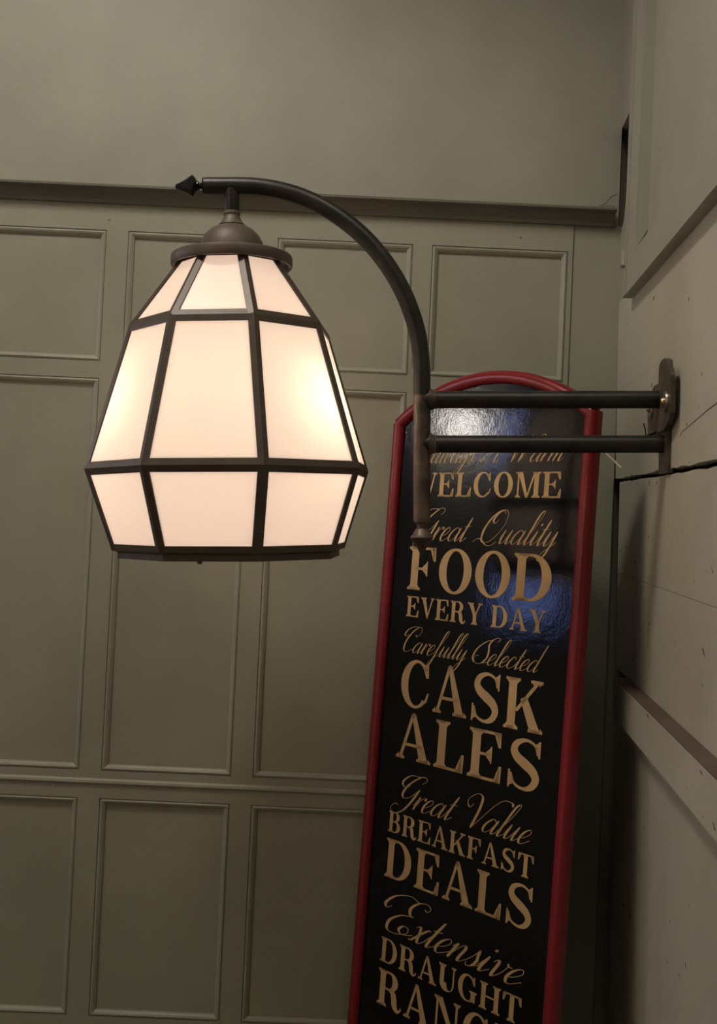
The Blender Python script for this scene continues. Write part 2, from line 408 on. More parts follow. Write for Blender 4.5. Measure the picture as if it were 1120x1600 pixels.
# arm: straight end, quarter curve, then down into the post
arm_pts = [lpx(*p) for p in [(320, 290.5), (345, 290.5), (375, 290.5), (405, 292), (440, 298), (475, 309), (510, 326), (545, 350), (577, 379), (605, 414), (628, 453), (644, 492), (654, 530), (658.5, 570), (659, 600), (659, 625)]]
part(MB().tube(catmull(arm_pts, 5), TR, 18), 'arm', IRON)
part(MB().tube([lpx(659, y) for y in (618, 660, 700, 760, 810, 816)], TR, 18, rad=[TR*1.0, TR*1.02, TR*1.01, TR, TR, TR*0.93]), 'post', RUST)
part(MB().tube([lpx(648.5, 559), lpx(649.5, 573)], 0.0062, 8), 'weld_lug', RUST)
# finials: pointed knobs at the tip of the arm and under the post
fx = lpx(320, 290.5)
part(MB().lathe([(0.012, 0.0), (0.0135, -0.002), (0.006, -0.004), (0.0045, -0.008), (0.0075, -0.010), (0.0075, -0.012), (0.0105, -0.0135), (0.0165, -0.0175), (0.0178, -0.0195), (0.0165, -0.0225), (0.011, -0.031), (0.0065, -0.040), (0.0045, -0.045), (0.003, -0.0475), (0.0005, -0.048)], 24, fx, 'x'), 'finial', GLOSSY)
px_ = lpx(659, 816)
part(MB().lathe([(0.011, 0.0), (0.008, -0.003), (0.0075, -0.009), (0.010, -0.011), (0.014, -0.018), (0.0178, -0.0225), (0.0182, -0.0245), (0.017, -0.0265), (0.013, -0.033), (0.007, -0.041), (0.005, -0.046), (0.003, -0.050), (0.0005, -0.052)], 24, px_, 'z'), 'finial', RUST)
# two struts to the wall
for (y, zz) in ((624.5, 0), (694, 0)):
    a_, b_ = lpx(659, y), lpx(1036, y)
    part(MB().tube([a_, a_+(b_-a_)*0.04, a_+(b_-a_)*0.5, b_], 0.0138, 18), 'strut', IRON)
    wl = lpx(674, y)
    part(MB().tube([wl+Vector((-0.004, 0, 0)), wl, wl+Vector((0.004, 0, 0)), wl+Vector((0.008, 0, 0))], 0.016, 14, rad=[0.0175, 0.0168, 0.015, 0.0139]), 'weld_bead', RUST)
# wall plate: upright bar and cross piece, screwed to the boards (local y = away from the lens)
def plate(outline, x0, x1, name, mat):
    n = len(outline)
    mb = MB().add([(x0, y, z) for y, z in outline]+[(x1, y, z) for y, z in outline],
                  [tuple(range(n)), tuple(range(2*n-1, n-1, -1))]+[(i, i+n, (i+1) % n+n, (i+1) % n) for i in range(n)])
    return part(mb, name, mat, False)
up_out = [(-0.034, -0.094), (0.034, -0.094), (0.034, 0.066), (0.028, 0.078), (0.012, 0.083), (-0.012, 0.083), (-0.028, 0.078), (-0.034, 0.066)]
plate(up_out, -0.0075, 0.001, 'wall_plate', RUST)
cr_out = [(-0.092, -0.008), (-0.078, -0.018), (-0.036, -0.030), (0.036, -0.030), (0.078, -0.040), (0.092, -0.028), (0.092, 0.022), (0.078, 0.034), (0.036, 0.046), (-0.036, 0.046), (-0.060, 0.062), (-0.082, 0.060), (-0.092, 0.048)]
plate(cr_out, -0.014, -0.0074, 'cross_plate', RUST)
for yy in (-0.058, 0.058):
    wsh = part(MB().lathe([(0.0, -0.0175), (0.014, -0.0172), (0.0155, -0.015), (0.0155, -0.0138)], 20, (0, yy, 0.012), 'x', cap=False), 'washer', STEEL)
    part(MB().lathe([(0.0001, -0.0225), (0.004, -0.0218), (0.0062, -0.0185), (0.0062, -0.017)], 14, (0, yy, 0.012), 'x', cap=False), 'screw', BRASS, parent=wsh)
# stub of torn cable behind the lower strut
part(MB().tube(catmull([lpx(1034, 668)+Vector((0, 0.02, 0)), lpx(1024, 676)+Vector((0, 0.02, 0)), lpx(1010, 681)+Vector((0, 0.02, 0)), lpx(1000, 683)+Vector((0, 0.02, 0))], 4), 0.0016, 8), 'cable_stub', IRON)
part(MB().tube(catmull([lpx(1012, 681)+Vector((0, 0.02, 0)), lpx(1012, 672)+Vector((0, 0.02, 0)), lpx(1009, 660)+Vector((0, 0.02, 0))], 4), 0.0010, 8), 'cable_stub', IRON)
# stem and shade cap
AX = -0.6835
AXT = lpx(363.5, 300).x
part(MB().lathe([(0.0125, 0.368), (0.0125, 0.326), (0.0122, 0.324)], 20, (AX, 0, 0)), 'stem', IRON)
cap_prof = [(0.0132, 0.3265), (0.0136, 0.325), (0.0136, 0.3215), (0.0126, 0.3205), (0.0134, 0.317), (0.0165, 0.311), (0.0205, 0.3055), (0.0212, 0.3045), (0.0200, 0.3035),
            (0.027, 0.301), (0.036, 0.2955), (0.0440, 0.287), (0.0495, 0.276), (0.0525, 0.265), (0.0535, 0.2575), (0.0545, 0.256)]
capo = part(MB().lathe(cap_prof, 40, (AX, 0, 0)), 'shade_cap', BRONZE)
part(MB().lathe([(0.030, 0.2555), (0.092, 0.2562), (0.0955, 0.2545), (0.0968, 0.2515), (0.0968, 0.239), (0.0955, 0.2372), (0.092, 0.2372), (0.0908, 0.239), (0.0905, 0.250), (0.030, 0.2502)], 56, (AX, 0, 0), cap=False), 'cap_rim', BRONZE, parent=capo)

# octagonal shade: three tiers of panes held by flat cames
tiers = [(0.080, 0.2445), (0.1585, 0.1360), (0.2265, -0.0872), (0.1850, -0.2130)]
def vtx(k, r, z): 
    a = math.radians(22.5+45*k); return Vector((AX+r*math.sin(a), -r*math.cos(a), z))
shade = MB()
def oct_ring(mb, prof):
    b = len(mb.v); n = len(prof)
    for k in range(8):
        for r, z in prof: mb.v.append(vtx(k, r, z))
    for k in range(8):
        k2 = (k+1) % 8
        for j in range(n):
            j2 = (j+1) % n
            mb.f.append((b+k*n+j, b+k2*n+j, b+k2*n+j2, b+k*n+j2))
    return mb
# bottom ring is the frame of the shade; the other bands, ribs and panes are its pieces
r3, z3 = tiers[3]
sl = (tiers[2][0]-tiers[3][0])/(tiers[2][1]-tiers[3][1])
oct_ring(shade, [(r3+sl*0.010+0.002, z3+0.010), (r3+0.003, z3), (r3-0.0025, z3-0.0015), (r3-0.0055, z3-0.003), (r3-0.0055, z3-0.0125), (r3-0.028, z3-0.0125), (r3-0.028, z3-0.002), (r3-0.004, z3+0.001), (r3+sl*0.010-0.004, z3+0.010)])
frame_o = part(shade, 'shade_frame', CAME, False)
def sub(mb, name, mat, smooth=False):
    o = mb.build(name, mat, None, smooth); o.parent = frame_o; return o
def dirs(i):  # slope of tier i: radius change per metre of height
    return (tiers[i][0]-tiers[i+1][0])/(tiers[i][1]-tiers[i+1][1])
bw = 0.0105
for i in (1, 2):
    r, z = tiers[i]; su = dirs(i-1); sd = dirs(i)
    lu = math.hypot(1, su); ld = math.hypot(1, sd)
    ru, zu = r+su*bw/lu, z+bw/lu
    rd, zd = r-sd*bw/ld, z-bw/ld
    sub(oct_ring(MB(), [(ru+0.0028, zu), (r+0.0035, z), (rd+0.0028, zd), (rd-0.002, zd), (r-0.002, z), (ru-0.002, zu)]), 'band', CAME)
r, z = tiers[0]; su = dirs(0)
sub(oct_ring(MB(), [(r+0.0030, z), (r-su*0.006+0.003, z-0.006), (r-su*0.006-0.002, z-0.006), (r-0.002, z)]), 'band', CAME)
def rib(k, i):
    A = vtx(k, *tiers[i]); B = vtx(k, *tiers[i+1])
    ax = (B-A).normalized()
    def facet(kk):  # unit vector along the pane away from this corner
        return (vtx(kk, *tiers[i+1])-B).normalized()
    eL, eR = facet(k-1), facet(k+1)
    eL = (eL-ax*eL.dot(ax)).normalized(); eR = (eR-ax*eR.dot(ax)).normalized()
    outd = (A+B)/2-Vector((AX, 0, 0)); outd.z = 0; outd = (outd-ax*outd.dot(ax)).normalized()
    h, t = 0.0086, 0.0032
    sec = [eL*h+outd*0.0026, outd*0.0034, eR*h+outd*0.0026, eR*h-outd*0.0018, -outd*0.0018, eL*h-outd*0.0018]
    vs = [A+s for s in sec]+[B+s for s in sec]
    fs = [(j, (j+1) % 6, 6+(j+1) % 6, 6+j) for j in range(6)]+[tuple(range(6)), tuple(range(11, 5, -1))]
    return MB().add(vs, fs)
for i in range(3):
    for k in range(8): sub(rib(k, i), 'rib', CAME)
for i in range(3):
    for k in range(8):
        A, B = vtx(k, *tiers[i]), vtx(k+1, *tiers[i]); C_, D_ = vtx(k+1, *tiers[i+1]), vtx(k, *tiers[i+1])
        n_ = (C_-A).cross(B-D_).normalized(); c_ = (A+B+C_+D_)/4
        if n_.dot(c_-Vector((AX, 0, c_.z))) < 0: n_ = -n_
        q = [c_+(v-c_)*0.985 for v in (A, B, C_, D_)]
        vs = [v+n_*0.0004 for v in q]+[v-n_*0.0022 for v in q]
        sub(MB().add(vs, [(0, 1, 2, 3), (7, 6, 5, 4), (0, 4, 5, 1), (1, 5, 6, 2), (2, 6, 7, 3), (3, 7, 4, 0)]), 'pane', OPAL)
# bottom pane and its screw
bp = [vtx(k, r3-0.0275, z3-0.006) for k in range(8)]+[vtx(k, r3-0.0275, z3-0.009) for k in range(8)]
sub(MB().add(bp, [tuple(range(8)), tuple(range(15, 7, -1))]+[(k, k+8, (k+1) % 8+8, (k+1) % 8) for k in range(8)]), 'base_pane', OPAL)
sp = vtx(-1, r3-0.012, z3-0.0125)*0.62+vtx(0, r3-0.012, z3-0.0125)*0.38
sub(MB().lathe([(0.0038, 0.0), (0.0038, -0.003), (0.002, -0.0042)], 10, sp), 'base_screw', CAME, True)
# lamp holder with three bulbs
part(MB().lathe([(0.010, 0.251), (0.010, 0.10), (0.022, 0.095), (0.022, 0.075), (0.008, 0.07)], 16, (AX, 0, 0)), 'lamp_holder', CREAM)
for k, (bx, by) in enumerate(((-0.137, -0.015), (0.134, -0.035), (0.0, 0.137))):
    c = Vector((AX+bx, by, -0.005))
    part(MB().lathe([(0.004, 0.055), (0.012, 0.045), (0.014, 0.030), (0.024, 0.012), (0.028, -0.006), (0.024, -0.022), (0.013, -0.032), (0.002, -0.035)], 14, c), 'bulb', BULB)
    part(MB().tube([c+Vector((0, 0, 0.055)), c+Vector((-bx*0.3, -by*0.3, 0.075)), Vector((AX+bx*0.15, by*0.15, 0.085))], 0.006, 8), 'bulb_arm', CREAM)

# ================================================================== THE SIGN BOARD
KS = (DW-0.006)/(DW-0.03)
sy, sl_, sr = (math.radians(a) for a in (48.0167, 2.108, -0.5455))
SH0 = Vector((math.cos(sy), -math.sin(sy), 0)); SN0 = Vector((-math.sin(sy), -math.cos(sy), 0)); SU0 = Vector((0, 0, 1))
SU1 = SU0*math.cos(sl_)-SN0*math.sin(sl_); SN = SN0*math.cos(sl_)+SU0*math.sin(sl_)
SH = SH0*math.cos(sr)+SU1*math.sin(sr); SU = SU1*math.cos(sr)-SH0*math.sin(sr)
SP = CAM+ray(600, 700)*((DW-0.006)/ray(600, 700).y)
TBOT = -(SP.z)/SU.z/KS+0.006            # sign coordinate of the floor
base = SP+SU*(TBOT*KS)
SM = frame(SH, -SN, SU, SP) @ Matrix.Scale(KS, 4)
root_m = frame(SH, -SN, SU, SP+SU*(TBOT*KS)+SH*(0.263*KS)) @ Matrix.Scale(KS, 4)
sign = empty('menu_board', root_m)
tag(sign, 'tall black arched board in red frame with gold lettering leaning in the corner', 'sign')
OFF = Vector((-0.263, 0, -TBOT))
def sp_(mb, name, mat, smooth=False):
    mb.v = [v+OFF for v in mb.v]
    o = mb.build(name, mat, None, smooth); o.parent = sign; return o
# local: x = along the board, y = into the corner (front at low y), z = up the board
sL, sR, sT = 0.0405, 0.4930, 0.046
def arch(px, pz, n=28):
    # circle through (sL, sT), (mid, pz), (sR, sT)
    h = pz-sT; c = (sR-sL)/2; R_ = (c*c+h*h)/(2*h); mx_ = (sL+sR)/2; zc = pz-R_
    a0 = math.asin(c/R_); return [(mx_+R_*math.sin(-a0+2*a0*i/n), zc+R_*math.cos(-a0+2*a0*i/n)) for i in range(n+1)]
arc = arch(0, 0.1215)
face_poly = [(sL, TBOT+0.02)]+[(sR, TBOT+0.02)]+[(x, z) for x, z in reversed(arc)]
sp_(MB().prism(face_poly, 0.0, 0.006), 'board_face', BLACK)
rp = []
for i in range(13):
    a = math.pi*i/12; rp.append((-0.0118*math.cos(a), -0.0115*math.sin(a)**0.8-0.0005))
rp = [(-0.0118, 0.012)]+rp+[(0.0118, 0.012)]        # (across, depth)
def rail_sweep(path):
    mb = MB(); n = len(rp); P = [Vector((x, z)) for x, z in path]; b = 0
    for j, p in enumerate(P):
        t0 = (P[j]-P[j-1]).normalized() if j > 0 else (P[1]-P[0]).normalized()
        t1 = (P[j+1]-P[j]).normalized() if j < len(P)-1 else t0
        t = (t0+t1).normalized(); nn = Vector((-t.y, t.x)); k = 1/max(0.3, nn.dot(Vector((-t0.y, t0.x))))
        for a, d in rp: mb.v.append(Vector((p.x+nn.x*a*k, d, p.y+nn.y*a*k)))
    for j in range(len(P)-1):
        for i in range(n):
            i2 = (i+1) % n; mb.f.append((j*n+i, j*n+i2, (j+1)*n+i2, (j+1)*n+i))
    mb.f.append(tuple(range(n))); mb.f.append(tuple((len(P)-1)*n+i for i in range(n))[::-1])
    return mb
sp_(rail_sweep([(sL, TBOT+0.006), (sL, -1.0), (sL, -0.3), (sL, sT)]), 'side_rail', RED, True)
sp_(rail_sweep([(sR, TBOT+0.006), (sR, -1.0), (sR, -0.3), (sR, sT+0.004)]), 'side_rail', RED, True)
sp_(rail_sweep(arc), 'arch_rail', RED, True)
sp_(rail_sweep([(sL+0.0118, TBOT+0.02), (0.26, TBOT+0.02), (sR-0.0118, TBOT+0.02)]), 'bottom_rail', RED, True)
sp_(MB().lathe([(0.0001, -0.004), (0.002, -0.0035), (0.003, -0.001), (0.003, 0.001)], 10, (0.062, 0, 0.028), 'y', cap=False), 'rivet', STEEL)
# pale cord behind the right rail
def spx(px, py): 
    P = on_plane(px, py, SP, SN)-SP; return Vector((P.dot(SH)/KS, 0, P.dot(SU)/KS))
c0, c1 = spx(934, 705), spx(953.5, 728)
sp_(MB().tube([c0+Vector((-0.02, 0.02, 0.02)), c0+Vector((0, 0.02, 0)), (c0+c1)/2+Vector((0, 0.026, 0)), c1+Vector((0, 0.03, 0))], 0.0016, 8), 'cord', CREAM, True)

# ---- lettering ------------------------------------------------------------
def quadp(a, b, c, d): return [a, b, c, d]
def rect(x0, y0, x1, y1): return [(x0, y0), (x1, y0), (x1, y1), (x0, y1)]
def diag(x0, y0, x1, y1, wd): return [(x0-wd/2, y0), (x0+wd/2, y0), (x1+wd/2, y1), (x1-wd/2, y1)]
def ring(cx, cy, ox, oy, ix, iy, a0, a1, n=28, sx=0.0):
    out = []
    for i in range(n):
        t0 = math.radians(a0+(a1-a0)*i/n); t1 = math.radians(a0+(a1-a0)*(i+1)/n)
        out.append([(cx+ox*math.cos(t0), cy+oy*math.sin(t0)), (cx+ox*math.cos(t1), cy+oy*math.sin(t1)),
                    (cx+sx+ix*math.cos(t1), cy+iy*math.sin(t1)), (cx+sx+ix*math.cos(t0), cy+iy*math.sin(t0))])
    return out
def sweep(pts, wf, n=8):
    P = catmull([Vector((x, y)) for x, y in pts], n); out = []; L = []; Rr = []
    for j, p in enumerate(P):
        t = (P[min(j+1, len(P)-1)]-P[max(j-1, 0)])
        t = t.normalized() if t.length > 1e-9 else Vector((1, 0)); nn = Vector((-t.y, t.x)); wd = wf(j/(len(P)-1), t)
        L.append(p+nn*wd/2); Rr.append(p-nn*wd/2)
    for j in range(len(P)-1): out.append([tuple(L[j]), tuple(Rr[j]), tuple(Rr[j+1]), tuple(L[j+1])])
    return out
TK, TN, SF = 0.19, 0.065, 0.055
def foot(x, wd, y, up=True, ext=0.075):
    y0, y1 = (y, y+SF) if up else (y-SF, y); s = 1 if up else -1
    b = y+s*SF
    return [rect(x-wd/2-ext, y0, x+wd/2+ext, y1),
            [(x-wd/2-ext*0.7, b), (x-wd/2, b), (x-wd/2, b+s*0.06)], [(x+wd/2+ext*0.7, b), (x+wd/2, b), (x+wd/2, b+s*0.06)]]
def stem(x, wd=TK, y0=0, y1=1, bot=True, top=True, ext=0.075):
    o = [rect(x-wd/2, y0, x+wd/2, y1)]
    if bot: o += foot(x, wd, y0, True, ext)
    if top: o += foot(x, wd, y1, False, ext)
    return o
def sw_lin(ws):
    def fn(t, d):
        k = t*(len(ws)-1); i = min(int(k), len(ws)-2); return ws[i]+(ws[i+1]-ws[i])*(k-i)
    return fn
def G_A(): return [diag(0.13, 0, 0.40, 1.0, 0.075), [(0.36, 1.0), (0.46, 1.0), (0.84, 0), (0.62, 0)], [(0.36, 0.98), (0.37, 0.85), (0.46, 1.0), (0.40, 1.02)], rect(0.20, 0.29, 0.66, 0.355)]+foot(0.13, 0.075, 0)+foot(0.73, 0.21, 0, True, 0.07), 0.91
def G_B(): return stem(0.17)+[rect(0.2, 0.94, 0.42, 1), rect(0.2, 0.49, 0.44, 0.55), rect(0.2, 0, 0.44, 0.06)]+ring(0.40, 0.755, 0.27, 0.245, 0.085, 0.185, -90, 90)+ring(0.42, 0.275, 0.32, 0.275, 0.115, 0.215, -90, 90), 0.80
def G_C(): return ring(0.42, 0.5, 0.41, 0.515, 0.24, 0.455, 38, 318, 36, 0.03)+[[(0.74, 1.0), (0.77, 0.66), (0.70, 0.66), (0.60, 0.86)], [(0.745, 0.14), (0.70, 0.20), (0.76, 0.36), (0.795, 0.34)], [(0.72, 0.13), (0.64, 0.10), (0.70, 0.22), (0.77, 0.28)]], 0.84
def G_D(): return stem(0.17)+[rect(0.2, 0.94, 0.40, 1), rect(0.2, 0, 0.40, 0.06)]+ring(0.38, 0.5, 0.46, 0.5, 0.25, 0.44, -90, 90), 0.90
def arm_beak(x, y, down, h, wd=0.16):
    s = -1 if down else 1
    return [[(x-wd, y), (x, y), (x+0.012, y+s*h), (x-0.045, y+s*h)], [(x-wd, y), (x-wd*0.6, y+s*0.06), (x-0.045, y+s*h), (x-0.02, y)]]
def G_E(): return stem(0.17)+[rect(0.2, 0.94, 0.70, 1), rect(0.2, 0.49, 0.48, 0.545), rect(0.2, 0, 0.72, 0.06), [(0.50, 0.35), (0.53, 0.35), (0.53, 0.69), (0.50, 0.69)], [(0.38, 0.50), (0.51, 0.37), (0.51, 0.67), (0.38, 0.54)]]+arm_beak(0.71, 1.0, True, 0.30)+arm_beak(0.745, 0, False, 0.34), 0.79
def G_F(): return stem(0.17)+[rect(0.2, 0.94, 0.68, 1), rect(0.2, 0.47, 0.46, 0.525), [(0.48, 0.33), (0.51, 0.33), (0.51, 0.67), (0.48, 0.67)], [(0.36, 0.48), (0.49, 0.35), (0.49, 0.65), (0.36, 0.52)]]+arm_beak(0.70, 1.0, True, 0.32), 0.74
def G_G(): return G_C()[0][:36]+[[(0.74, 1.0), (0.77, 0.66), (0.70, 0.66), (0.60, 0.86)]]+[rect(0.60, 0.03, 0.79, 0.40)]+foot(0.695, 0.19, 0.44, False, 0.075)+[[(0.56, 0.02), (0.62, 0.0), (0.66, 0.16), (0.6, 0.12)]], 0.90
def G_H(): return stem(0.17)+stem(0.73)+[rect(0.2, 0.475, 0.7, 0.54)], 0.90
def G_K(): return stem(0.17)+[diag(0.27, 0.36, 0.74, 0.96, 0.085), [(0.36, 0.60), (0.50, 0.68), (0.86, 0), (0.62, 0)]]+foot(0.72, 0.1, 1.0, False, 0.09)+foot(0.74, 0.22, 0, True, 0.055), 0.93
def G_L(): return stem(0.17)+[rect(0.2, 0, 0.68, 0.06)]+arm_beak(0.70, 0, False, 0.38, 0.2), 0.74
def G_M(): return stem(0.14, 0.065)+[[(0.11, 1), (0.31, 1), (0.57, 0.0), (0.47, 0.0)], diag(0.52, 0.0, 0.82, 1.0, 0.07), rect(0.80, 0.0, 0.99, 1.0)]+foot(0.895, 0.19, 0)+foot(0.895, 0.19, 1.0, False)+[rect(0.02, 1-SF, 0.25, 1)], 1.08
def G_N(): return stem(0.14, 0.065)+[[(0.10, 1), (0.30, 1), (0.80, 0), (0.66, 0)], rect(0.74, 0.0, 0.805, 1.0)]+foot(0.772, 0.065, 1.0, False), 0.91
def G_O(): return ring(0.43, 0.5, 0.41, 0.515, 0.215, 0.455, 0, 360, 44), 0.86
def G_R(): return stem(0.17)+[rect(0.2, 0.94, 0.42, 1), rect(0.2, 0.47, 0.44, 0.53)]+ring(0.41, 0.735, 0.30, 0.265, 0.105, 0.205, -90, 90)+sweep([(0.42, 0.50), (0.55, 0.44), (0.60, 0.30), (0.63, 0.12), (0.72, 0.02), (0.82, 0.05), (0.86, 0.14)], sw_lin([0.08, 0.18, 0.19, 0.18, 0.12, 0.05, 0.04])), 0.88
def G_S(): return sweep([(0.64, 0.72), (0.58, 0.90), (0.40, 0.975), (0.21, 0.90), (0.145, 0.75), (0.22, 0.62), (0.39, 0.51), (0.56, 0.39), (0.625, 0.24), (0.54, 0.085), (0.37, 0.025), (0.18, 0.10), (0.10, 0.30)],
        sw_lin([0.03, 0.05, 0.06, 0.12, 0.15, 0.18, 0.20, 0.18, 0.15, 0.12, 0.06, 0.05, 0.03]))+[[(0.655, 1.0), (0.695, 1.0), (0.695, 0.67), (0.655, 0.67)], [(0.66, 0.72), (0.66, 0.98), (0.57, 0.92), (0.60, 0.82)], [(0.045, 0.0), (0.085, 0.0), (0.085, 0.35), (0.045, 0.35)], [(0.08, 0.04), (0.08, 0.32), (0.14, 0.2), (0.17, 0.09)]], 0.77
def G_T(): return stem(0.41, TK, 0, 1, True, False)+[rect(0.05, 0.94, 0.77, 1)]+arm_beak(0.79, 1.0, True, 0.32)+[[(0.82-x, y) for x, y in q] for q in arm_beak(0.79, 1.0, True, 0.32)], 0.82
def G_U(): return stem(0.17, TK, 0.3, 1, False, True)+stem(0.70, 0.065, 0.3, 1, False, True)+ring(0.402, 0.32, 0.33, 0.335, 0.14, 0.27, 180, 360, 24, 0.125*0+0.13*0.96), 0.84
def G_V(): return [[(0.06, 1), (0.28, 1), (0.47, 0.14), (0.44, 0), (0.40, 0)], diag(0.42, 0.0, 0.70, 1.0, 0.07)]+foot(0.17, 0.2, 1, False, 0.07)+foot(0.70, 0.07, 1, False), 0.84
def G_W(): return [[(0.06, 1), (0.27, 1), (0.43, 0.14), (0.41, 0), (0.36, 0)], diag(0.38, 0.0, 0.58, 1.0, 0.07), [(0.44, 1), (0.65, 1), (0.81, 0.14), (0.79, 0), (0.74, 0)], diag(0.76, 0, 0.98, 1, 0.07)]+foot(0.165, 0.2, 1, False, 0.07)+foot(0.56, 0.2, 1, False, 0.05)+foot(0.98, 0.07, 1, False, 0.07), 1.10
def G_Y(): return [[(0.06, 1), (0.28, 1), (0.50, 0.42), (0.36, 0.36)], diag(0.45, 0.40, 0.70, 1.0, 0.07), rect(0.33, 0, 0.52, 0.45)]+foot(0.425, TK, 0)+foot(0.17, 0.2, 1, False, 0.07)+foot(0.70, 0.07, 1, False), 0.84
SERIF = dict(A=G_A, B=G_B, C=G_C, D=G_D, E=G_E, F=G_F, G=G_G, H=G_H, K=G_K, L=G_L, M=G_M, N=G_N, O=G_O, R=G_R, S=G_S, T=G_T, U=G_U, V=G_V, W=G_W, Y=G_Y)

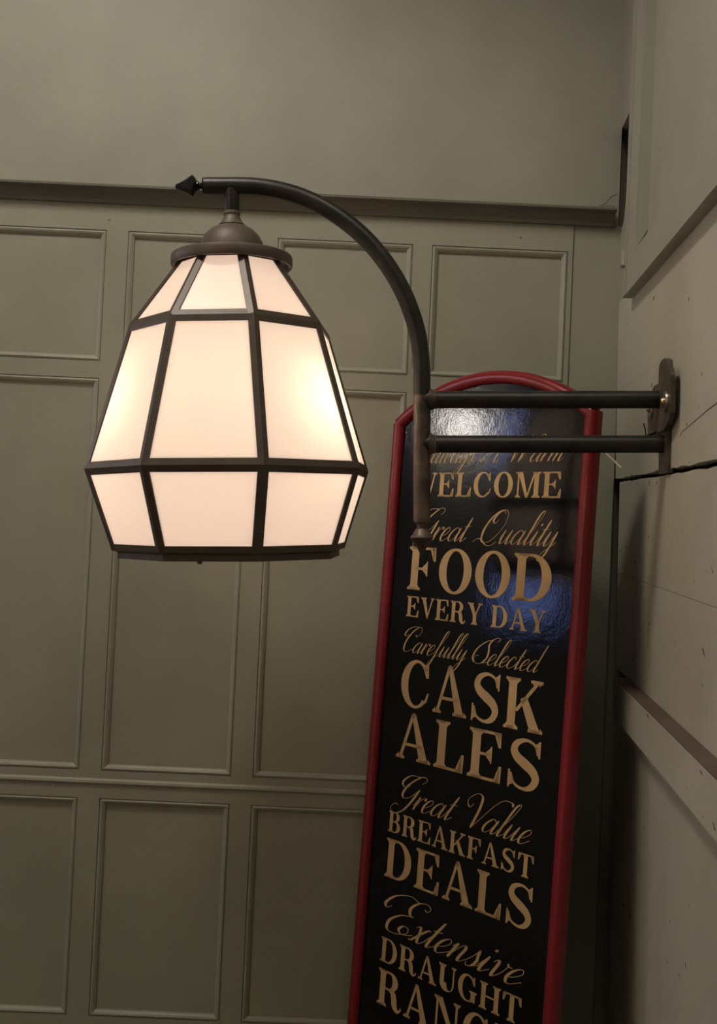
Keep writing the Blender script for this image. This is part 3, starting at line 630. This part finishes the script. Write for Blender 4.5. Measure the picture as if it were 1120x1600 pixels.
# copperplate script: pen strokes, thick on the way down; cap height 1, x-height 0.42
H_ = 0.42
SCR = {
 'a': ([[(0.28,.34),(.17,.42),(.05,.28),(.03,.10),(.11,0),(.22,.10),(.29,.38)], [(.30,.42),(.28,.10),(.32,0),(.42,.12)]], .40),
 'c': ([[(.23,.32),(.22,.40),(.14,.42),(.04,.26),(.04,.08),(.13,0),(.24,.06),(.33,.15)]], .30),
 'd': ([[(0.28,.34),(.17,.42),(.05,.28),(.03,.10),(.11,0),(.22,.10),(.29,.38)], [(.31,.98),(.29,.5),(.28,.10),(.32,0),(.42,.12)]], .40),
 'e': ([[(.02,.13),(.14,.19),(.23,.32),(.18,.42),(.08,.34),(.03,.16),(.08,.01),(.17,.01),(.31,.14)]], .29),
 'f': ([[(.0,.10),(.14,.45),(.24,.85),(.22,1.0),(.14,.90),(.11,.5),(.10,.0),(.07,-.32),(.0,-.42),(-.04,-.33),(.06,-.12),(.2,.04),(.28,.13)]], .26),
 'i': ([[(0,.12),(.07,.40)], [(.08,.42),(.06,.10),(.10,0),(.22,.13)], [(.10,.63),(.11,.60),(.11,.57)]], .20),
 'l': ([[(.0,.12),(.13,.48),(.20,.88),(.17,1.0),(.10,.88),(.07,.45),(.06,.10),(.10,0),(.22,.13)]], .20),
 'm': ([[(0,.30),(.05,.42)], [(.06,.42),(.05,.2),(.05,0)], [(.05,.06),(.13,.34),(.20,.42),(.24,.34),(.23,.15),(.23,0)], [(.23,.06),(.31,.34),(.38,.42),(.42,.34),(.41,.10),(.45,0),(.56,.13)]], .54),
 'n': ([[(0,.30),(.05,.42)], [(.06,.42),(.05,.2),(.05,0)], [(.05,.06),(.13,.34),(.20,.42),(.24,.34),(.23,.10),(.27,0),(.38,.13)]], .36),
 'r': ([[(0,.12),(.06,.40)], [(.07,.42),(.06,.2),(.06,0)], [(.06,.06),(.13,.32),(.20,.42),(.25,.40),(.25,.34)]], .27),
 's': ([[(0,.10),(.08,.28),(.12,.46)], [(.12,.46),(.15,.32),(.19,.18),(.16,.03),(.07,.0),(.03,.08)], [(.16,.02),(.28,.12)]], .25),
 't': ([[(0,.12),(.09,.42)], [(.12,.74),(.09,.40),(.08,.10),(.12,0),(.24,.13)], [(.01,.46),(.10,.47),(.20,.48)]], .22),
 'u': ([[(0,.14),(.05,.40)], [(.06,.42),(.05,.10),(.09,0),(.17,.08),(.26,.40)], [(.27,.42),(.25,.10),(.29,0),(.40,.13)]], .38),
 'v': ([[(0,.34),(.05,.42),(.09,.34),(.10,.10),(.13,0),(.22,.14),(.26,.36),(.22,.42),(.28,.36),(.34,.36)]], .32),
 'w': ([[(0,.34),(.05,.42)], [(.06,.42),(.05,.10),(.09,0),(.17,.10),(.24,.40)], [(.25,.42),(.24,.10),(.28,0),(.37,.14),(.41,.36),(.38,.42),(.44,.37),(.50,.37)]], .47),
 'x': ([[(0,.36),(.06,.42),(.12,.30),(.17,.08),(.23,0),(.33,.13)], [(.30,.38),(.25,.41),(.15,.22),(.06,.02),(.0,.03)]], .31),
 'y': ([[(0,.14),(.05,.40)], [(.06,.42),(.05,.10),(.09,0),(.17,.08),(.26,.40)], [(.27,.42),(.26,.1),(.24,-.22),(.16,-.42),(.08,-.36),(.14,-.18),(.30,.02),(.38,.13)]], .36),
 'A': ([[(-.12,.14),(-.08,.03),(.02,.04),(.20,.34),(.38,.80),(.46,1.0)], [(.47,1.0),(.46,.5),(.44,.10),(.48,0),(.60,.12)], [(.08,.40),(.30,.36),(.52,.42)]], .62),
 'C': ([[(.34,.70),(.42,.62),(.52,.76),(.48,.95),(.34,1.0),(.14,.78),(.04,.42),(.10,.10),(.26,0),(.44,.10),(.56,.22)], [(.34,1.0),(.08,.99),(-.12,.84),(-.16,.66),(-.06,.60),(.02,.68)]], .52),
 'E': ([[(.52,.86),(.60,.82),(.62,.92),(.50,1.0),(.34,.94),(.27,.76),(.34,.60),(.44,.56)], [(.44,.57),(.20,.50),(.05,.28),(.12,.04),(.32,0),(.52,.10),(.50,.24),(.38,.26),(.34,.14),(.46,.05),(.66,.13)], [(.36,.96),(.10,1.04),(-.16,.92),(-.26,.68),(-.18,.56),(-.10,.64)]], .62),
 'G': ([[(.46,.80),(.54,.90),(.48,1.0),(.32,.98),(.12,.72),(.06,.42),(.16,.26),(.34,.34),(.48,.60)], [(.49,.62),(.44,.20),(.34,-.12),(.14,-.26),(-.04,-.14),(.0,.02),(.12,.02)], [(.32,.98),(.02,.96),(-.12,.74),(.0,.58),(.16,.64)]], .56),
 'Q': ([[(.50,.88),(.36,1.0),(.16,.82),(.06,.46),(.12,.12),(.28,0),(.50,.14),(.64,.50),(.60,.86),(.44,1.0),(.26,.88),(.22,.68),(.32,.60),(.38,.72)], [(-.12,.02),(.0,.12),(.16,.08),(.36,-.06),(.54,-.06),(.66,.06)]], .72),
 'S': ([[(.52,.84),(.58,.94),(.48,1.0),(.32,.92),(.26,.72),(.36,.50),(.42,.26),(.32,.04),(.12,0),(-.06,.14),(-.04,.28),(.06,.28)], [(.32,.92),(.06,.80),(-.14,.52),(-.14,.20),(.0,.02)], [(.34,.04),(.56,.10)]], .52),
 'V': ([[(-.20,.62),(-.26,.78),(-.12,.98),(.06,.92),(.16,.60),(.20,.20),(.22,0)], [(.22,0),(.34,.36),(.46,.74),(.62,.98),(.84,.98),(.92,.88)], [(-.20,.62),(-.10,.56),(-.06,.68)]], .50),
 'W': ([[(-.20,.70),(-.18,.90),(-.02,1.0),(.08,.84),(.10,.40),(.12,0)], [(.12,0),(.26,.44),(.42,.96)], [(.42,1.0),(.41,.5),(.40,0)], [(.40,0),(.54,.44),(.66,.84),(.82,1.0),(.96,.94)]], .80),
}
SLANT = 0.50
def script_polys(text, thin=0.016, thick=0.060):
    words = [[]]; x = 0
    for ch in text:
        if ch == ' ': x += 0.42; words.append([]); continue
        strokes, adv = SCR[ch]
        cap_ = ch.isupper()
        def wf(t, d):
            k = max(0.0, -d.y); edge = min(1.0, 8*t+0.35, 8*(1-t)+0.35)
            return thin+(thick*(1.15 if cap_ else 1.0)-thin)*(k**2.2)*edge
        for s in strokes:
            for q in sweep(s, wf, 7): words[-1].append([(x+px+SLANT*py, py) for px, py in q])
        x += adv*1.0
    return words
def serif_polys(text, gap=0.07):
    words = [[]]; x = 0
    for ch in text:
        if ch == ' ': x += 0.42; words.append([]); continue
        ps, adv = SERIF[ch]()
        for q in ps: words[-1].append([(x+px, py) for px, py in q])
        x += adv+gap
    return words
def lettering(words, s0, s1, t0, h):
    xs = [p[0] for wd in words for q in wd for p in q]; a, b = min(xs), max(xs); kx = (s1-s0)/(b-a)
    for wd in words:
        mb = MB()
        for q in wd:
            n = len(q); pts = [(s0+(x-a)*kx, t0+y*h) for x, y in q]
            ar = sum(pts[i][0]*pts[(i+1) % n][1]-pts[(i+1) % n][0]*pts[i][1] for i in range(n))
            if abs(ar) < 1e-10: continue
            if ar < 0: pts = pts[::-1]
            mb.add([(x, -0.0004, z) for x, z in pts], [tuple(range(n))])
        o = mesh_obj('lettering', [v+OFF for v in mb.v], mb.f, GOLD); o.parent = sign
lettering(script_polys('Always A Warm'), 0.098, 0.441, -0.0325, 0.047)
lettering(serif_polys('WELCOME'), 0.094, 0.4400, -0.0950, 0.0450)
lettering(script_polys('Great Quality'), 0.100, 0.441, -0.1770, 0.0600)
lettering(serif_polys('FOOD', 0.05), 0.0945, 0.4335, -0.2725, 0.0815)
lettering(serif_polys('EVERY DAY'), 0.0970, 0.4270, -0.3237, 0.0387)
lettering(script_polys('Carefully Selected'), 0.0960, 0.4380, -0.3905, 0.0490)
lettering(serif_polys('CASK'), 0.0985, 0.4368, -0.4910, 0.0870)
lettering(serif_polys('ALES'), 0.0985, 0.4370, -0.5885, 0.0855)
lettering(script_polys('Great Value'), 0.0945, 0.4300, -0.6765, 0.0630)
lettering(serif_polys('BREAKFAST'), 0.0930, 0.4383, -0.7293, 0.0385)
lettering(serif_polys('DEALS'), 0.0925, 0.4411, -0.8130, 0.0715)
lettering(script_polys('Extensive'), 0.0977, 0.4347, -0.9090, 0.0740)
lettering(serif_polys('DRAUGHT'), 0.0983, 0.4338, -0.9680, 0.0445)
lettering(serif_polys('RANGE'), 0.0980, 0.4370, -1.0455, 0.0645)

# ================================================================== globe light on the far left wall (out of view, mirrored in the board)
GLOBE, nt, b = mat_new('globe_glow')
b.inputs['Emission Color'].default_value = (1.0, 0.95, 0.90, 1); b.inputs['Emission Strength'].default_value = 80.0
gl = empty('globe_light', Matrix.Translation((XL, 2.06, 2.27))); tag(gl, 'round white globe light on the wall beside the window', 'light')
for mb_, nm, mt in ((MB().lathe([(0.0, 0.0), (0.045, 0.0), (0.045, 0.012), (0.012, 0.02), (0.012, 0.05)], 20, (0, 0, 0), 'x', cap=False), 'back_plate', STEEL),
                    (MB().lathe([(0.001+0.055*math.sin(math.pi*i/12), 0.10-0.055*math.cos(math.pi*i/12)) for i in range(13)], 20, (0, 0, 0), 'x'), 'globe', GLOBE)):
    o_ = mb_.build(nm, mt, None, True); o_.parent = gl

# ================================================================== ceiling downlights (out of view, they light the corner; the third is added fill)
for o_, lab in ((SPOT_A, 'small round recessed downlight in the ceiling above the wall lamp'), (SPOT_B, 'small round recessed downlight in the ceiling nearer the windows'), (FILL_SPOT, 'unseen fill downlight added in the ceiling by the cream wall')):
    p = Vector(o_.location)
    d = empty('ceiling_downlight', Matrix.Translation((p.x, p.y, CEIL)))
    tag(d, lab, 'downlight')
    r_ = MB().lathe([(0.050, 0.0), (0.060, -0.004), (0.060, -0.008), (0.052, -0.010), (0.046, -0.008), (0.046, 0.0)], 28, (0, 0, 0), cap=False).build('bezel', STEEL, None, True); r_.parent = d
    g_ = MB().lathe([(0.0456, -0.0005), (0.0456, -0.003)], 24, (0, 0, 0)).build('diffuser', LAMPDISC, None, False); g_.parent = d
    o_.parent = d; o_.matrix_parent_inverse = d.matrix_world.inverted()
